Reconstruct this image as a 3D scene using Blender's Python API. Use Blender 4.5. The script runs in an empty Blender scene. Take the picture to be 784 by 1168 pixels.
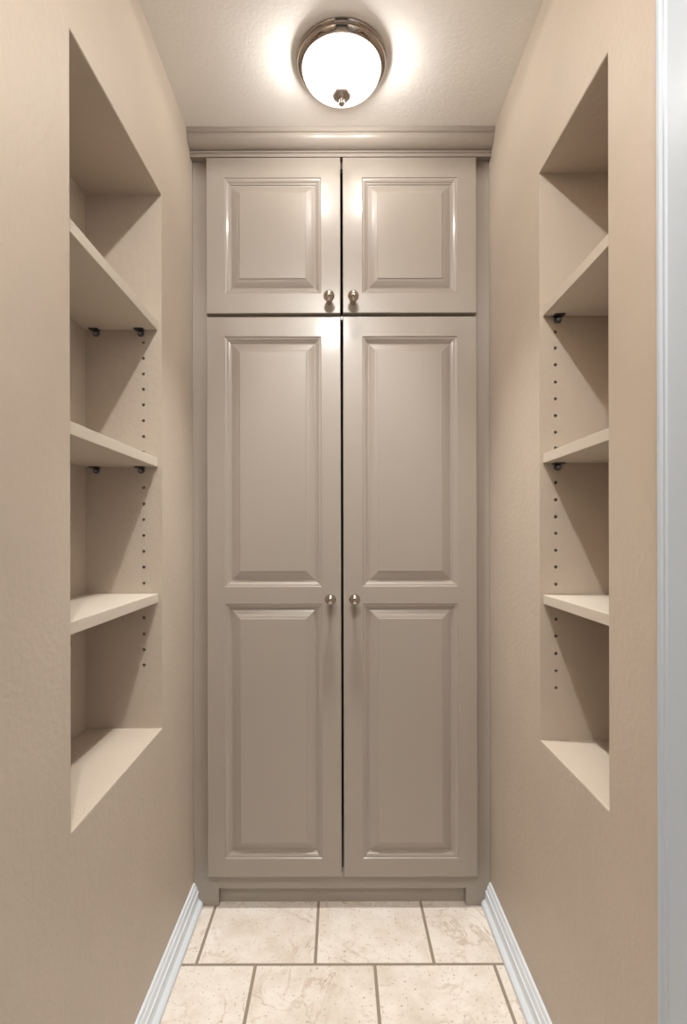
import bpy, bmesh, math, random
from mathutils import Vector, Matrix
random.seed(4)
scene = bpy.context.scene
COL = scene.collection

# ---------------------------------------------------------------- layout (metres; camera at x=0, y=0)
F = 604.0; VX, VY = 387.0, 610.0
CAMZ = 1.177
WL, WR = -0.4645, 0.4785          # corridor side walls
D = 1.680                         # cabinet face frame
CEIL = CAMZ + 1.245
HIGH = CEIL + 0.25                # ceiling of the passage the pantry opens from
YB = -0.75                        # where the corridor opens to the hall behind the viewer
YE = 2.10

# ---------------------------------------------------------------- materials
def new_mat(name):
    m = bpy.data.materials.new(name); m.use_nodes = True
    nt = m.node_tree
    return m, nt, nt.nodes['Principled BSDF']

def painted(name, col, rough=0.6, scale=60, bump=0.15, dist=0.002, var=0.04, spec=0.5, coat=0.0, fine=None):
    m, nt, p = new_mat(name)
    p.inputs['Roughness'].default_value = rough
    p.inputs['Specular IOR Level'].default_value = spec
    p.inputs['Coat Weight'].default_value = coat
    p.inputs['Coat Roughness'].default_value = 0.12
    tc = nt.nodes.new('ShaderNodeTexCoord')
    n1 = nt.nodes.new('ShaderNodeTexNoise'); n1.inputs['Scale'].default_value = 5.0; n1.inputs['Detail'].default_value = 3
    nt.links.new(tc.outputs['Object'], n1.inputs['Vector'])
    r = nt.nodes.new('ShaderNodeValToRGB')
    r.color_ramp.elements[0].position = 0.3; r.color_ramp.elements[1].position = 0.7
    r.color_ramp.elements[0].color = (*[c*(1-var) for c in col], 1)
    r.color_ramp.elements[1].color = (*[min(1, c*(1+var)) for c in col], 1)
    nt.links.new(n1.outputs['Fac'], r.inputs['Fac'])
    nt.links.new(r.outputs['Color'], p.inputs['Base Color'])
    if bump > 0:
        n2 = nt.nodes.new('ShaderNodeTexNoise'); n2.inputs['Scale'].default_value = scale; n2.inputs['Detail'].default_value = 4
        nt.links.new(tc.outputs['Object'], n2.inputs['Vector'])
        b = nt.nodes.new('ShaderNodeBump'); b.inputs['Strength'].default_value = bump; b.inputs['Distance'].default_value = dist
        nt.links.new(n2.outputs['Fac'], b.inputs['Height'])
        nt.links.new(b.outputs['Normal'], p.inputs['Normal'])
    return m

M_WALL = painted('beige_wall_paint', (0.535, 0.455, 0.375), 0.50, 75, 0.38, 0.003, 0.03, 0.3)
M_CEIL = painted('ceiling_paint', (0.82, 0.785, 0.74), 0.5, 120, 0.32, 0.0022, 0.02, 0.4)
M_CAB = painted('taupe_cabinet_paint', (0.345, 0.300, 0.256), 0.34, 30, 0.02, 0.001, 0.01, 0.5, coat=0.35)
M_SHELF = painted('shelf_paint', (0.60, 0.53, 0.45), 0.42, 70, 0.12, 0.0015, 0.02, 0.4)
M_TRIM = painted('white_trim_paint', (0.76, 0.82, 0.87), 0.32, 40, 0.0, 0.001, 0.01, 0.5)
M_TRIM_DIMMED = painted('white_trim_paint_dimmed', (0.50, 0.565, 0.64), 0.35, 40, 0.04, 0.001, 0.01, 0.4)  # same white trim paint, colour darkened to offset the close passage lamp
M_INT = painted('cabinet_interior', (0.10, 0.085, 0.07), 0.7, 40, 0.0)

def metal(name, col, rough):
    m, nt, p = new_mat(name)
    p.inputs['Metallic'].default_value = 1.0; p.inputs['Roughness'].default_value = rough
    n = nt.nodes.new('ShaderNodeTexNoise'); n.inputs['Scale'].default_value = 40
    r = nt.nodes.new('ShaderNodeValToRGB')
    r.color_ramp.elements[0].color = (*[c*0.92 for c in col], 1); r.color_ramp.elements[1].color = (*col, 1)
    nt.links.new(n.outputs['Fac'], r.inputs['Fac']); nt.links.new(r.outputs['Color'], p.inputs['Base Color'])
    return m
M_NICKEL = metal('polished_nickel', (0.34, 0.29, 0.25), 0.04)
M_KNOB = metal('satin_nickel', (0.50, 0.44, 0.38), 0.10)
M_FINIAL = metal('brushed_nickel', (0.42, 0.37, 0.33), 0.38)
M_CLIP = metal('dark_steel', (0.12, 0.125, 0.145), 0.30)
M_PIN = metal('zinc_pin', (0.45, 0.48, 0.55), 0.18)

def glass_glow():
    m, nt, p = new_mat('frosted_lamp_glass')
    nt.nodes.remove(p)
    out = nt.nodes['Material Output']
    tr = nt.nodes.new('ShaderNodeBsdfTransparent'); tr.inputs['Color'].default_value = (1, 1, 1, 1)
    em = nt.nodes.new('ShaderNodeEmission'); em.inputs['Color'].default_value = (1, 0.95, 0.88, 1)
    gl = nt.nodes.new('ShaderNodeBsdfGlossy'); gl.inputs['Roughness'].default_value = 0.08
    w = nt.nodes.new('ShaderNodeTexWave'); w.wave_type = 'RINGS'; w.inputs['Scale'].default_value = 6
    mth = nt.nodes.new('ShaderNodeMath'); mth.operation = 'MULTIPLY_ADD'
    mth.inputs[1].default_value = 0.4; mth.inputs[2].default_value = GLOW
    nt.links.new(w.outputs['Fac'], mth.inputs[0]); nt.links.new(mth.outputs[0], em.inputs['Strength'])
    m1 = nt.nodes.new('ShaderNodeMixShader'); m1.inputs[0].default_value = 0.5
    nt.links.new(tr.outputs[0], m1.inputs[1]); nt.links.new(em.outputs[0], m1.inputs[2])
    m2 = nt.nodes.new('ShaderNodeMixShader'); m2.inputs[0].default_value = 0.05
    nt.links.new(m1.outputs[0], m2.inputs[1]); nt.links.new(gl.outputs[0], m2.inputs[2])
    nt.links.new(m2.outputs[0], out.inputs['Surface'])
    return m
GLOW = 4.0
M_GLASS = glass_glow()

# light limestone tiles in running bond
TILE, GX, GY = 0.3265, -0.2313, 1.4508     # size, a grout line of the front row, the grout line between the rows
def floor_mat():
    m, nt, p = new_mat('limestone_tiles')
    L = nt.links
    def node(t, **k):
        n = nt.nodes.new(t)
        for a, b in k.items(): setattr(n, a, b)
        return n
    tc = node('ShaderNodeTexCoord')
    mp = node('ShaderNodeMapping'); mp.inputs['Location'].default_value = (-(GX) + 50*TILE, -(GY) + 50*TILE, 0)
    L.new(tc.outputs['Object'], mp.inputs['Vector'])
    br = node('ShaderNodeTexBrick'); br.offset = 0.5; br.offset_frequency = 2; br.squash = 1.0
    br.inputs['Scale'].default_value = 1.0
    br.inputs['Brick Width'].default_value = TILE; br.inputs['Row Height'].default_value = TILE
    br.inputs['Mortar Size'].default_value = 0.0046; br.inputs['Mortar Smooth'].default_value = 0.13
    br.inputs['Bias'].default_value = 0
    br.inputs['Color1'].default_value = (0.0, 0, 0, 1); br.inputs['Color2'].default_value = (1, 1, 1, 1)
    br.inputs['Mortar'].default_value = (0.5, 0.5, 0.5, 1)
    L.new(mp.outputs[0], br.inputs['Vector'])
    # per tile shift of the stone pattern
    add = node('ShaderNodeVectorMath', operation='MULTIPLY_ADD')
    add.inputs[1].default_value = (3.1, 5.7, 2.3)
    L.new(br.outputs['Color'], add.inputs[0]); L.new(mp.outputs[0], add.inputs[2])
    nz = node('ShaderNodeTexNoise'); nz.inputs['Scale'].default_value = 9; nz.inputs['Detail'].default_value = 6; nz.inputs['Roughness'].default_value = 0.65
    L.new(add.outputs[0], nz.inputs['Vector'])
    r1 = node('ShaderNodeValToRGB')
    e = r1.color_ramp.elements
    e[0].position = 0.30; e[0].color = (0.74, 0.645, 0.55, 1)
    e[1].position = 0.62; e[1].color = (0.90, 0.845, 0.77, 1)
    L.new(nz.outputs['Fac'], r1.inputs['Fac'])
    # thin ochre veins
    nv = node('ShaderNodeTexNoise'); nv.inputs['Scale'].default_value = 7.5; nv.inputs['Detail'].default_value = 5; nv.inputs['Distortion'].default_value = 1.2
    L.new(add.outputs[0], nv.inputs['Vector'])
    ab = node('ShaderNodeMath', operation='SUBTRACT'); ab.inputs[1].default_value = 0.5; L.new(nv.outputs['Fac'], ab.inputs[0])
    a2 = node('ShaderNodeMath', operation='ABSOLUTE'); L.new(ab.outputs[0], a2.inputs[0])
    r2 = node('ShaderNodeValToRGB')
    r2.color_ramp.elements[0].position = 0.0; r2.color_ramp.elements[0].color = (1, 1, 1, 1)
    r2.color_ramp.elements[1].position = 0.028; r2.color_ramp.elements[1].color = (0, 0, 0, 1)
    L.new(a2.outputs[0], r2.inputs['Fac'])
    nm = node('ShaderNodeTexNoise'); nm.inputs['Scale'].default_value = 5; L.new(add.outputs[0], nm.inputs['Vector'])
    r3 = node('ShaderNodeValToRGB'); r3.color_ramp.elements[0].position = 0.42; r3.color_ramp.elements[1].position = 0.62
    L.new(nm.outputs['Fac'], r3.inputs['Fac'])
    vm = node('ShaderNodeMath', operation='MULTIPLY'); L.new(r2.outputs['Color'], vm.inputs[0]); L.new(r3.outputs['Color'], vm.inputs[1])
    vs = node('ShaderNodeMath', operation='MULTIPLY'); vs.inputs[1].default_value = 0.55; L.new(vm.outputs[0], vs.inputs[0])
    mx = node('ShaderNodeMix', data_type='RGBA'); L.new(vs.outputs[0], mx.inputs[0]); L.new(r1.outputs['Color'], mx.inputs[6])
    mx.inputs[7].default_value = (0.52, 0.37, 0.27, 1)
    # small dark pits
    np_ = node('ShaderNodeTexNoise'); np_.inputs['Scale'].default_value = 120; np_.inputs['Detail'].default_value = 3
    L.new(tc.outputs['Object'], np_.inputs['Vector'])
    r4 = node('ShaderNodeValToRGB'); r4.color_ramp.elements[0].position = 0.30; r4.color_ramp.elements[1].position = 0.38
    r4.color_ramp.elements[0].color = (0.62, 0.56, 0.50, 1); r4.color_ramp.elements[1].color = (1, 1, 1, 1)
    L.new(np_.outputs['Fac'], r4.inputs['Fac'])
    mu = node('ShaderNodeMix', data_type='RGBA', blend_type='MULTIPLY'); mu.inputs[0].default_value = 1
    L.new(mx.outputs[2], mu.inputs[6]); L.new(r4.outputs['Color'], mu.inputs[7])
    mg = node('ShaderNodeMix', data_type='RGBA'); L.new(br.outputs['Fac'], mg.inputs[0]); L.new(mu.outputs[2], mg.inputs[6])
    mg.inputs[7].default_value = (0.33, 0.27, 0.205, 1)
    L.new(mg.outputs[2], p.inputs['Base Color'])
    p.inputs['Roughness'].default_value = 0.42
    inv = node('ShaderNodeMath', operation='SUBTRACT'); inv.inputs[0].default_value = 1; L.new(br.outputs['Fac'], inv.inputs[1])
    hs = node('ShaderNodeMath', operation='MULTIPLY_ADD'); hs.inputs[1].default_value = 0.12
    L.new(np_.outputs['Fac'], hs.inputs[0]); L.new(inv.outputs[0], hs.inputs[2])
    b = node('ShaderNodeBump'); b.inputs['Strength'].default_value = 0.6; b.inputs['Distance'].default_value = 0.003
    L.new(hs.outputs[0], b.inputs['Height']); L.new(b.outputs['Normal'], p.inputs['Normal'])
    return m
M_FLOOR = floor_mat()

# ---------------------------------------------------------------- helpers
def link(name, bm, mat, parent=None, smooth=False, angle=35):
    bmesh.ops.recalc_face_normals(bm, faces=bm.faces)
    me = bpy.data.meshes.new(name); bm.to_mesh(me); bm.free()
    me.materials.append(mat)
    o = bpy.data.objects.new(name, me); COL.objects.link(o)
    if parent: o.parent = parent
    if smooth:
        for p in me.polygons: p.use_smooth = True
        me.set_sharp_from_angle(angle=math.radians(angle))
    return o
def structure(o): o['kind'] = 'structure'; return o
def thing(o, label, cat, group=None):
    o['label'] = label; o['category'] = cat
    if group: o['group'] = group
    return o
def box(bm, x0, x1, y0, y1, z0, z1, bev=0.0):
    vs = [bm.verts.new((x, y, z)) for z in (z0, z1) for y in (y0, y1) for x in (x0, x1)]
    fs = [bm.faces.new([vs[i] for i in f]) for f in
          ((0,1,3,2), (4,6,7,5), (0,4,5,1), (2,3,7,6), (0,2,6,4), (1,5,7,3))]
    if bev:
        es = list({e for f in fs for e in f.edges})
        bmesh.ops.bevel(bm, geom=es, offset=bev, segments=2, affect='EDGES', profile=0.6)
def extrude_x(bm, prof, x0, x1):       # prof: closed list of (y,z)
    a = [bm.verts.new((x0, y, z)) for y, z in prof]; b = [bm.verts.new((x1, y, z)) for y, z in prof]
    n = len(prof)
    for i in range(n): bm.faces.new((a[i], a[(i+1) % n], b[(i+1) % n], b[i]))
    bm.faces.new(a); bm.faces.new(list(reversed(b)))
def extrude_y(bm, prof, y0, y1):       # prof: closed list of (x,z)
    a = [bm.verts.new((x, y0, z)) for x, z in prof]; b = [bm.verts.new((x, y1, z)) for x, z in prof]
    n = len(prof)
    for i in range(n): bm.faces.new((a[i], a[(i+1) % n], b[(i+1) % n], b[i]))
    bm.faces.new(a); bm.faces.new(list(reversed(b)))
def lathe(bm, prof, seg=48, mat=None):  # prof: (r,z), revolved about z
    rings = []
    for r, z in prof:
        if r < 1e-6: rings.append([bm.verts.new((0, 0, z))])
        else: rings.append([bm.verts.new((r*math.cos(2*math.pi*k/seg), r*math.sin(2*math.pi*k/seg), z)) for k in range(seg)])
    for a, b in zip(rings, rings[1:]):
        for k in range(seg):
            k2 = (k+1) % seg
            if len(a) == 1 and len(b) == 1: continue
            if len(a) == 1: bm.faces.new((a[0], b[k], b[k2]))
            elif len(b) == 1: bm.faces.new((a[k], a[k2], b[0]))
            else: bm.faces.new((a[k], a[k2], b[k2], b[k]))
    if mat is not None: bmesh.ops.transform(bm, matrix=mat, verts=bm.verts)

# ---------------------------------------------------------------- room shell
def niche_wall(name, side, X, yn, yf, zt_n, zt_f, zb_n, zb_f, depth, hole_x, hole_zs, y_start, thick):
    """A wall slab with a plastered niche; side -1 = left. Peg holes are drilled in the far jamb."""
    bm = bmesh.new()
    V = lambda y, z, x=X: bm.verts.new((x, y, z))
    XB = X + side*depth; XO = X + side*thick
    far_jamb_y = yf
    # front face around the opening
    a = {}
    ys = [y_start, yn, yf, YE]
    bot = [V(y, 0) for y in ys]; top = [V(y, HIGH) for y in ys]
    nb, nt_, fb, ft = V(yn, zb_n), V(yn, zt_n), V(yf, zb_f), V(yf, zt_f)
    lb, lt = V(y_start, zb_n), V(y_start, zt_n); rb, rt = V(YE, zb_f), V(YE, zt_f)
    bm.faces.new((bot[0], bot[1], nb, lb)); bm.faces.new((lb, nb, nt_, lt)); bm.faces.new((lt, nt_, top[1], top[0]))
    bm.faces.new((bot[1], bot[2], fb, nb)); bm.faces.new((nt_, ft, top[2], top[1]))
    bm.faces.new((bot[2], bot[3], rb, fb)); bm.faces.new((fb, rb, rt, ft)); bm.faces.new((ft, rt, top[3], top[2]))
    # niche interior
    B = lambda y, z: bm.verts.new((XB, y, z))
    bnb, bnt, bfb, bft = B(yn, zb_n), B(yn, zt_n), B(yf, zb_f), B(yf, zt_f)
    bm.faces.new((bnb, bnt, bft, bfb))                     # back
    bm.faces.new((nb, fb, bfb, bnb)); bm.faces.new((nt_, bnt, bft, ft)); bm.faces.new((nb, bnb, bnt, nt_))
    # far jamb with holes: column strip x in [hx-c, hx+c]
    c = 0.0065; R = 0.0040
    hx0, hx1 = hole_x - c, hole_x + c
    cuts = [zb_f]
    for z in sorted(hole_zs): cuts += [z - c, z + c]
    cuts.append(zt_f)
    def q(pts): bm.faces.new([bm.verts.new(p) for p in pts])
    q([(X, yf, zb_f), (hx0 if side > 0 else hx1, yf, zb_f), (hx0 if side > 0 else hx1, yf, zt_f), (X, yf, zt_f)])
    q([(hx1 if side > 0 else hx0, yf, zb_f), (XB, yf, zb_f), (XB, yf, zt_f), (hx1 if side > 0 else hx0, yf, zt_f)])
    for i in range(len(cuts)-1):
        z0, z1 = cuts[i], cuts[i+1]
        if i % 2 == 0:
            if z1 > z0: q([(hx0, yf, z0), (hx1, yf, z0), (hx1, yf, z1), (hx0, yf, z1)])
            continue
        zc = (z0+z1)/2; n = 16
        outer, inner, deep = [], [], []
        for k in range(n):
            t = 2*math.pi*k/n; co, si = math.cos(t), math.sin(t); s = c/max(abs(co), abs(si))
            outer.append(bm.verts.new((hole_x+co*s, yf, zc+si*s)))
            inner.append(bm.verts.new((hole_x+co*R, yf, zc+si*R)))
            deep.append(bm.verts.new((hole_x+co*R, yf+0.03, zc+si*R)))
        for k in range(n):
            k2 = (k+1) % n
            bm.faces.new((outer[k], outer[k2], inner[k2], inner[k]))
            bm.faces.new((inner[k], inner[k2], deep[k2], deep[k]))
        bm.faces.new(deep)
    # outer shell
    O = lambda y, z: bm.verts.new((XO, y, z))
    o0, o1, o2, o3 = O(y_start, 0), O(YE, 0), O(YE, HIGH), O(y_start, HIGH)
    bm.faces.new((o0, o1, o2, o3))
    bm.faces.new((bot[0], lb, lt, top[0], o3, o0)); bm.faces.new((bot[3], rb, rt, top[3], o2, o1))
    bm.faces.new((*bot, o1, o0)); bm.faces.new((*top, o2, o3))
    bmesh.ops.remove_doubles(bm, verts=bm.verts, dist=0.0002)
    # soft plaster corner bead round the opening
    corner = [(X, yn, zb_n), (X, yf, zb_f), (X, yf, zt_f), (X, yn, zt_n)]
    def on_edge(v):
        p = v.co
        if abs(p.x - X) > 1e-4: return False
        return (abs(p.y-yn) < 1e-4 and zb_n-1e-3 <= p.z <= zt_n+1e-3) or (abs(p.y-yf) < 1e-4 and zb_f-1e-3 <= p.z <= zt_f+1e-3)
    es = [e for e in bm.edges if on_edge(e.verts[0]) and on_edge(e.verts[1])
          and len(e.link_faces) == 2 and abs(e.link_faces[0].normal.dot(e.link_faces[1].normal)) < 0.9]
    bm.normal_update()
    es = [e for e in bm.edges if on_edge(e.verts[0]) and on_edge(e.verts[1]) and len(e.link_faces) == 2
          and abs(e.link_faces[0].normal.dot(e.link_faces[1].normal)) < 0.5]
    bmesh.ops.bevel(bm, geom=es, offset=0.0035, segments=3, affect='EDGES', profile=0.5)
    return structure(link(name, bm, M_WALL))

Z = lambda px_rel: CAMZ + px_rel
# left niche
LN, LF = 0.9169, 1.3889; SL = F/LF
lz = lambda y: CAMZ + (VY - y)/SL
L_holes_px = [390.4, 408.3, 426.2, 443.5, 461.4, 479.3, 497.5, 515.1, 555.7, 574.3, 592.5, 610.4, 628.6, 646.5, 664.8,
              704.3, 722.8, 740.7, 758.2]
LHX = -223/SL
niche_wall('wall_left', -1, WL, LN, LF, CAMZ+0.876, CAMZ+0.8925, CAMZ-0.513, CAMZ-0.5065, 0.2005, LHX,
           [lz(y) for y in L_holes_px], YB, 0.27)
# right niche
RN, RF = 0.9414, 1.2620; SR = F/RF
rz = lambda y: CAMZ + (VY - y)/SR
R_holes_px = [379.3, 397.5, 416.6, 436.3, 455.4, 474.6, 493.7, 511.4, 550.9, 570.6, 590, 608.9, 628.3, 647.4, 666.9,
              706.7, 726.3, 746, 765.9, 785.1]
RHX = 247.3/SR
niche_wall('wall_right', 1, WR, RN, RF, CAMZ+0.854, CAMZ+0.861, CAMZ-0.490, CAMZ-0.4905, 0.2005, RHX,
           [rz(y) for y in R_holes_px], YB, 0.27)

bm = bmesh.new(); box(bm, -0.74, 0.75, YE, YE+0.1, 0, HIGH); structure(link('wall_back', bm, M_WALL))
bm = bmesh.new(); box(bm, WL, WR, 0.6, YE, CEIL, HIGH); box(bm, -0.74, 0.75, YB, YE+0.1, HIGH, HIGH+0.1); structure(link('ceiling', bm, M_CEIL))
bm = bmesh.new(); box(bm, -1.6, 1.6, -2.4, YE+0.1, -0.1, 0); structure(link('floor', bm, M_FLOOR))

# baseboards with a moulded top and a shoe bead
prof = [(0, 0), (0.030, 0), (0.0315, 0.006), (0.030, 0.013), (0.025, 0.0185), (0.019, 0.021), (0.0175, 0.024), (0.0165, 0.034), (0.0160, 0.044),
        (0.0175, 0.0455), (0.0175, 0.0475), (0.0140, 0.0490), (0.0125, 0.0560), (0.0105, 0.0610), (0.0105, 0.0630),
        (0.0080, 0.0640), (0.0070, 0.0700), (0.0050, 0.0735), (0.0025, 0.0745), (0, 0.0745)]
for nm, X, s, y0 in (('baseboard_left', WL, 1, YB), ('baseboard_right', WR, -1, 0.768)):
    bm = bmesh.new(); extrude_y(bm, [(X + s*a, z) for a, z in prof], y0, D-0.001)
    structure(link(nm, bm, M_TRIM, smooth=True, angle=28))

# door casing on the right wall, closest to the viewer, and the white door beside it
CY1 = 0.7666
cas = [(0.0, 0), (0, 0.018), (0.0045, 0.0205), (0.009, 0.0195), (0.0125, 0.0165), (0.0145, 0.0165), (0.017, 0.0185), (0.020, 0.0185), (0.023, 0.0160),
       (0.050, 0.0125), (0.062, 0.0120), (0.066, 0.0095), (0.070, 0.0095), (0.070, 0)]
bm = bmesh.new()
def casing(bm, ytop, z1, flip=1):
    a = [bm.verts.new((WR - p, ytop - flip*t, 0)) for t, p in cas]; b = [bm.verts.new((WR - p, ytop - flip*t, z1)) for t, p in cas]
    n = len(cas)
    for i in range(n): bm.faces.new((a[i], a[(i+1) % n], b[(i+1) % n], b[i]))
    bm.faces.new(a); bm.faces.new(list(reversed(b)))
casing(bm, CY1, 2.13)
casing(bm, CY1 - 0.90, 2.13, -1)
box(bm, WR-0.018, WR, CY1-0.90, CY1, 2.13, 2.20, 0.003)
structure(link('trim_1', bm, M_TRIM_DIMMED, smooth=True, angle=28))
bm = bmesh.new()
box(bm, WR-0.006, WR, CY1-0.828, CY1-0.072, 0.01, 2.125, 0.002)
structure(link('door_1', bm, M_TRIM_DIMMED))

# ---------------------------------------------------------------- pantry cabinet
cab = bpy.data.objects.new('pantry_cabinet', None); COL.objects.link(cab); cab.location = (0.007, D, 0)
thing(cab, 'tall taupe built-in pantry cabinet with four raised-panel doors, filling the end wall', 'cabinet')
bpy.context.view_layer.update()
def cpart(name, bm, mat, parent=cab, smooth=False, angle=35):
    o = link(name, bm, mat, None, smooth, angle)
    o.parent = parent
    o.matrix_parent_inverse = Matrix.Translation(-Vector(cab.location)) if parent == cab else Matrix.Identity(4)
    return o

DY = 1.656                                  # door front plane
SD = F/DY
dx = lambda x: (x - VX)/SD
dz = lambda y: CAMZ + (VY - y)/SD
# face frame
fx0, fx1 = WL+0.0005, WR-0.0005
ft, fb = CAMZ + 1.20, CAMZ - (1013.2-610)/(F/D)
def frame_piece(name, x0, x1, z0, z1):
    b = bmesh.new(); box(b, x0, x1, D, D+0.02, z0, z1, 0.0008); cpart(name, b, M_CAB)
sx0, sx1 = dx(247), dx(533)
frame_piece('stile', fx0, sx0, 0.0, CEIL-0.001)
frame_piece('stile', sx1, fx1, 0.0, CEIL-0.001)
frame_piece('rail', sx0, sx1, fb, fb+0.055)
zmid = (dz(357.5)+dz(361))/2
frame_piece('rail', sx0, sx1, zmid-0.006, zmid+0.006)
frame_piece('rail', sx0, sx1, CAMZ+1.16, CEIL-0.001)
b = bmesh.new(); box(b, sx0-0.0, sx1+0.0, 1.7000, 1.716, 0.0, fb+0.01, 0.0008); cpart('toe_kick', b, M_CAB)
# carcass: hollow box behind the frame
b = bmesh.new()
box(b, fx0, fx0+0.018, D+0.02, YE-0.002, 0, CEIL-0.001); box(b, fx1-0.018, fx1, D+0.02, YE-0.002, 0, CEIL-0.001)
box(b, fx0+0.018, fx1-0.018, YE-0.02, YE-0.002, 0, CEIL-0.001)
box(b, fx0+0.018, fx1-0.018, D+0.036, YE-0.02, fb-0.0, fb+0.02)
box(b, fx0+0.018, fx1-0.018, D+0.021, YE-0.02, zmid-0.009, zmid+0.009)
box(b, fx0+0.018, fx1-0.018, D+0.021, YE-0.02, CAMZ+1.20, CAMZ+1.218)
cpart('carcass', b, M_INT)

# crown moulding
c0, c1 = 1.6135, 1.655
zt = CEIL - 0.0005
prof = [(D-0.0003, zt), (c0, zt), (c0, zt-0.0105), (c0+0.003, zt-0.0135)]
# cove
pts = []
for k in range(0, 11):
    t = k/10*math.pi/2
    pts.append((c0+0.006 + 0.034*(1-math.cos(t)), zt-0.0135 - 0.0 - 0.031*math.sin(t) ))
prof += pts
prof += [(c0+0.041, zt-0.0455), (c0+0.036, zt-0.0475), (c0+0.0345, zt-0.0500), (c0+0.036, zt-0.0525), (c0+0.0405, zt-0.0535),
         (c0+0.0405, zt-0.0630), (c1-0.0005, zt-0.0635), (c1-0.0005, zt-0.059), (D-0.0003, zt-0.059)]
b = bmesh.new(); extrude_x(b, prof, fx0, fx1)
cpart('crown_molding', b, M_CAB, smooth=True, angle=30)

def rect(bm, x0, x1, z0, z1, y):
    return [bm.verts.new(p) for p in ((x0, y, z0), (x1, y, z0), (x1, y, z1), (x0, y, z1))]
def loft(bm, loops):
    for a, b_ in zip(loops, loops[1:]):
        for i in range(4):
            j = (i+1) % 4
            bm.faces.new((a[i], a[j], b_[j], b_[i]))

def make_door(x0, x1, z0, z1, px0, px1, panels, knob_xz, label):
    """frame-and-raised-panel door; local origin = bottom centre of the front face"""
    T = 0.0235; e = 0.0022
    cx = (x0+x1)/2
    bm = bmesh.new()
    xs = [x0+e, px0, px1, x1-e]
    zs = [z0+e]
    for a, b_ in panels: zs += [a, b_]
    zs.append(z1-e)
    vg = [[bm.verts.new((x, DY, z)) for x in xs] for z in zs]
    for j in range(len(zs)-1):
        for i in range(3):
            if i == 1 and j % 2 == 1: continue
            bm.faces.new((vg[j][i], vg[j][i+1], vg[j+1][i+1], vg[j+1][i]))
    loft(bm, [rect(bm, x0+e, x1-e, z0+e, z1-e, DY), rect(bm, x0+e*0.3, x1-e*0.3, z0+e*0.3, z1-e*0.3, DY+e*0.3),
              rect(bm, x0, x1, z0, z1, DY+e), rect(bm, x0, x1, z0, z1, DY+T)])
    bm.faces.new(rect(bm, x0, x1, z0, z1, DY+T))
    # sticking (ogee) around each opening
    stick = [(0, 0), (0.0016, 0.0024), (0.0030, 0.0029), (0.0070, 0.0034), (0.0120, 0.0062), (0.0134, 0.0084), (0.0164, 0.0090), (0.0180, 0.0125)]
    for a, b_ in panels:
        loft(bm, [rect(bm, px0+i, px1-i, a+i, b_-i, DY+d) for i, d in stick])
    bmesh.ops.remove_doubles(bm, verts=bm.verts, dist=0.00005)
    for v in bm.verts: v.co -= Vector((cx, DY, z0))
    o = link('door', bm, M_CAB, None)
    o.parent = cab; o.location = (cx - cab.location.x, DY - D, z0)
    rise = [(0.0178, 0.0120), (0.0215, 0.0122), (0.0300, 0.0085), (0.0390, 0.0052), (0.0470, 0.0034), (0.0480, 0.0012), (0.0488, 0.0010)]
    for a, b_ in panels:
        bm = bmesh.new()
        lp = [rect(bm, px0+i, px1-i, a+i, b_-i, DY+d) for i, d in rise]
        loft(bm, lp); bm.faces.new(lp[-1])
        for v in bm.verts: v.co -= Vector((cx, DY, z0))
        p = link('raised_panel', bm, M_CAB, None); p.parent = o
    # knob
    kx, kz = knob_xz
    bm = bmesh.new()
    pr = [(0, 0), (0.0095, 0), (0.0095, 0.002), (0.0075, 0.0045), (0.0055, 0.008), (0.0050, 0.018), (0.0062, 0.026)]
    R, c = 0.0172, 0.0435
    for k in range(2, 17):
        t = math.pi*k/16
        pr.append((R*math.sin(t), c - R*0.98*math.cos(t)))
    pr[-1] = (0, pr[-1][1])
    lathe(bm, pr, 40, Matrix.Rotation(math.radians(90), 4, 'X'))
    k_ = link('knob', bm, M_KNOB, None, smooth=True, angle=60)
    k_['label'] = 'round satin nickel knob'
    k_.parent = o; k_.location = (kx - cx, 0, kz - z0)
    o['label'] = label
    return o

SK = F/(DY-0.0435)
kpos = lambda x, y: ((x-VX)/SK, CAMZ + (VY-y)/SK)
LX0, LX1 = dx(236), dx(389.2); RX0, RX1 = dx(391.8), dx(544.5)
lp, rp = (dx(256.3), dx(367.0)), (dx(414.0), dx(522.6))
up = [(dz(334.6), dz(202.3))]
lo = [(dz(979.3), dz(688.5)), (dz(669.2), dz(383.5))]
make_door(LX0, LX1, dz(357.3), dz(179.2), *lp, up, kpos(376, 337.5), 'small upper left door')
make_door(RX0, RX1, dz(357.0), dz(179.2), *rp, up, kpos(403.8, 337.5), 'small upper right door')
make_door(LX0, LX1, dz(1000.3), dz(361.2), *lp, lo, kpos(377, 684), 'tall lower left door with two panels')
make_door(RX0, RX1, dz(1000.6), dz(361.0), *rp, lo, kpos(404.7, 684), 'tall lower right door with two panels')

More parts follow.
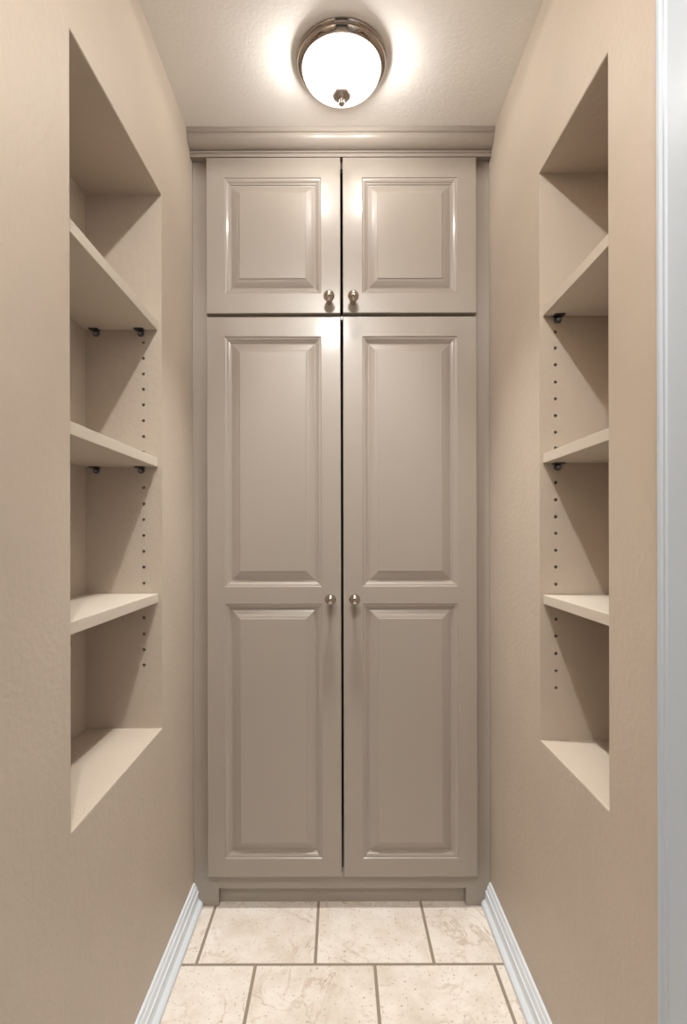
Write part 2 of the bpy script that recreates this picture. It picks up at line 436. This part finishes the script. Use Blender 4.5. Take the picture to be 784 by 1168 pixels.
# ---------------------------------------------------------------- niche shelves
def shelf(xa, xb, y0, y1, zb_far, zb_near, th, label, group):
    bm = bmesh.new(); 
    box(bm, xa, xb, y0, y1, 0, th, 0.0015)
    cy = (y0+y1)/2
    for v in bm.verts:
        t = (v.co.y-y0)/(y1-y0)
        v.co.z += (zb_near*(1-t) + zb_far*t) - zb_far
    c = Vector(((xa+xb)/2, cy, 0))
    for v in bm.verts: v.co -= c
    o = link('shelf', bm, M_SHELF); o.location = (c.x, c.y, zb_far)
    thing(o, label, 'shelf', group)
    return o
gl, gr = 'adjustable shelves in the left wall niche', 'adjustable shelves in the right wall niche'
fxl = -206.5/SL; bl = WL-0.2005+0.0005
for y, zn, th, w in ((376.3, 0.0, 0.024, 'highest of the three shelves in the left niche'),
                 (532.3, 0.0, 0.024, 'middle of the three shelves in the left niche'),
                 (686.8, 0.0, 0.0235, 'lowest of the three shelves in the left niche')):
    shelf(bl, fxl, LN+0.0015, LF-0.0015, lz(y), lz(y)+zn, th, 'beige painted board, ' + w, gl)
fxr = 232.6/SR; br_ = WR+0.2005-0.0005
for y, zn, th, w in ((361.4, 0.0, 0.023, 'highest of the three shelves in the right niche'),
                 (529.0, 0.0, 0.023, 'middle of the three shelves in the right niche'),
                 (689.4, 0.0, 0.022, 'lowest of the three shelves in the right niche')):
    shelf(fxr, br_, RN+0.0015, RF-0.0015, rz(y), rz(y)+zn, th, 'beige painted board, ' + w, gr)

# ---------------------------------------------------------------- shelf support clips
def support(x, yj, ztop, label, group, src=None):
    """pin in the far jamb with an angled plate and screw under the shelf"""
    if src is None:
        e = bpy.data.objects.new('shelf_support', None); COL.objects.link(e)
        bm = bmesh.new()
        lathe(bm, [(0, 0), (0.0085, 0), (0.0085, 0.0035), (0.0070, 0.0055), (0, 0.0060)], 24, Matrix.Translation((0, 0, -0.0092)) @ Matrix.Rotation(math.radians(90), 4, 'X'))  # collar on the jamb
        box(bm, -0.0125, 0.0115, -0.020, -0.0005, -0.0032, -0.0004, 0.0008)                  # ledge the board lies on
        link('bracket', bm, M_CLIP, e, smooth=True)
        bm = bmesh.new(); lathe(bm, [(0, 0.0), (0.0050, 0.0), (0.0054, 0.0025), (0.0038, 0.0060), (0, 0.0070)], 20, Matrix.Rotation(math.radians(90), 4, 'X'))
        s = link('pin_head', bm, M_PIN, e, smooth=True); s.location = (0, -0.0058, -0.0095); s['label'] = 'shiny steel pin head'
    else:
        e = src.copy(); COL.objects.link(e)
        for ch in src.children:
            c = ch.copy(); COL.objects.link(c); c.parent = e
    e.location = (x, yj, ztop)
    thing(e, label, 'shelf bracket', group)
    return e
g = 'metal shelf clips on the niche side walls'
lx = lambda x: (x-VX)/SL
s0 = support(lx(161.3), LF-0.0002, lz(376.3), 'small dark metal clip at the front corner under the highest left shelf', g)
support(lx(110.5), LF-0.0002, lz(376.3), 'small dark metal clip at the back corner under the highest left shelf', g, s0)
support(lx(161.8), LF-0.0002, lz(532.3), 'small dark metal clip at the front corner under the middle left shelf', g, s0)
support(lx(110.5), LF-0.0002, lz(532.3), 'small dark metal clip at the back corner under the middle left shelf', g, s0)
rx = lambda x: (x-VX)/SR
support(rx(636.5), RF-0.0002, rz(361.4), 'small dark metal clip under the highest right shelf', g, s0)
support(rx(636), RF-0.0002, rz(529.0), 'small dark metal clip under the middle right shelf', g, s0)

# ---------------------------------------------------------------- ceiling lamp
LY = 1.390; LXc = 0.009
lamp = bpy.data.objects.new('ceiling_lamp', None); COL.objects.link(lamp); lamp.location = (LXc, LY, CEIL)
thing(lamp, 'flush round ceiling lamp with polished metal rim and glowing glass bowl', 'ceiling lamp')
bm = bmesh.new()
lathe(bm, [(0, -0.0005), (0.1150, -0.0005), (0.1185, -0.002), (0.1195, -0.005), (0.1180, -0.008), (0.1155, -0.0095), (0.1150, -0.0115), (0.1165, -0.0135),
           (0.1165, -0.016), (0.1130, -0.0205), (0.1095, -0.0235), (0.1065, -0.0255), (0.1045, -0.0255), (0.1035, -0.023),
           (0.1035, -0.014), (0.0, -0.014)], 96)
link('rim', bm, M_NICKEL, lamp, smooth=True, angle=40)
bm = bmesh.new()
pr = []
for k in range(0, 25):
    t = k/24*math.pi/2
    pr.append((0.1030*math.cos(t)**0.9 if k < 24 else 0.0, -0.0225 - 0.057*math.sin(t)))
lathe(bm, pr, 96)
link('glass_bowl', bm, M_GLASS, lamp, smooth=True, angle=80)
bm = bmesh.new()
lathe(bm, [(0, -0.0785), (0.010, -0.0785), (0.0185, -0.0800), (0.0225, -0.0835), (0.0240, -0.0885), (0.0228, -0.0940), (0.0190, -0.0985), (0.0135, -0.1015),
           (0.0085, -0.1030), (0.0070, -0.1060), (0.0080, -0.1100), (0.0078, -0.1140), (0.0050, -0.1180), (0, -0.1200)], 40)
fin = link('finial', bm, M_FINIAL, lamp, smooth=True, angle=80); fin['label'] = 'small metal finial below the bowl'
def bulbs(name, parent, loc, half, energy, color, soft):
    for s in (-1, 1):
        ld = bpy.data.lights.new(name, 'POINT'); ld.energy = energy; ld.color = color; ld.shadow_soft_size = soft
        lo_ = bpy.data.objects.new(name, ld); COL.objects.link(lo_); lo_.parent = parent
        lo_.location = (loc[0]+s*half, loc[1], loc[2])
bulbs('bulb_light', lamp, (0, 0, -0.050), 0.068, 4.3, (1.0, 0.975, 0.94), 0.016)
# added spot in the bowl, no real bulb, to brighten floor and shelf tops
ld = bpy.data.lights.new('added_down_spot', 'SPOT'); ld.energy = 195.0; ld.color = (1.0, 0.985, 0.96); ld.shadow_soft_size = 0.02
ld.spot_size = math.radians(72); ld.spot_blend = 1.0
lo_ = bpy.data.objects.new('added_down_spot', ld); COL.objects.link(lo_); lo_.parent = lamp; lo_.location = (0, -0.045, -0.045)
# the lamp of the passage, overhead of the viewer
ld = bpy.data.lights.new('passage_lamp_light', 'POINT'); ld.energy = 50.0; ld.color = (1.0, 0.985, 0.96); ld.shadow_soft_size = 0.02
lo_ = bpy.data.objects.new('passage_lamp_light', ld); COL.objects.link(lo_); lo_.location = (-0.045, -0.10, CAMZ+1.31)

# ---------------------------------------------------------------- daylight of the hall behind the viewer
w = bpy.data.worlds.new('hall_light'); scene.world = w; w.use_nodes = True
bg = w.node_tree.nodes['Background']; bg.inputs['Color'].default_value = (0.80, 0.90, 1.0, 1); bg.inputs['Strength'].default_value = 0.13

# ---------------------------------------------------------------- camera
cd = bpy.data.cameras.new('camera'); cam = bpy.data.objects.new('camera', cd); COL.objects.link(cam)
cd.sensor_fit = 'VERTICAL'; cd.sensor_height = 24.0; cd.sensor_width = 24.0*784/1168
cd.lens = F*24.0/1168
cd.shift_x = (392-VX)/1168; cd.shift_y = (VY-584)/1168
cd.clip_start = 0.02
cam.location = (0, 0, CAMZ)
cam.rotation_euler = (math.radians(90), math.radians(0.12), 0)
scene.camera = cam

vs_ = scene.view_settings
vs_.view_transform = 'Standard'; vs_.look = 'None'; vs_.gamma = 1.0; vs_.use_curve_mapping = False; vs_.exposure = 0.0
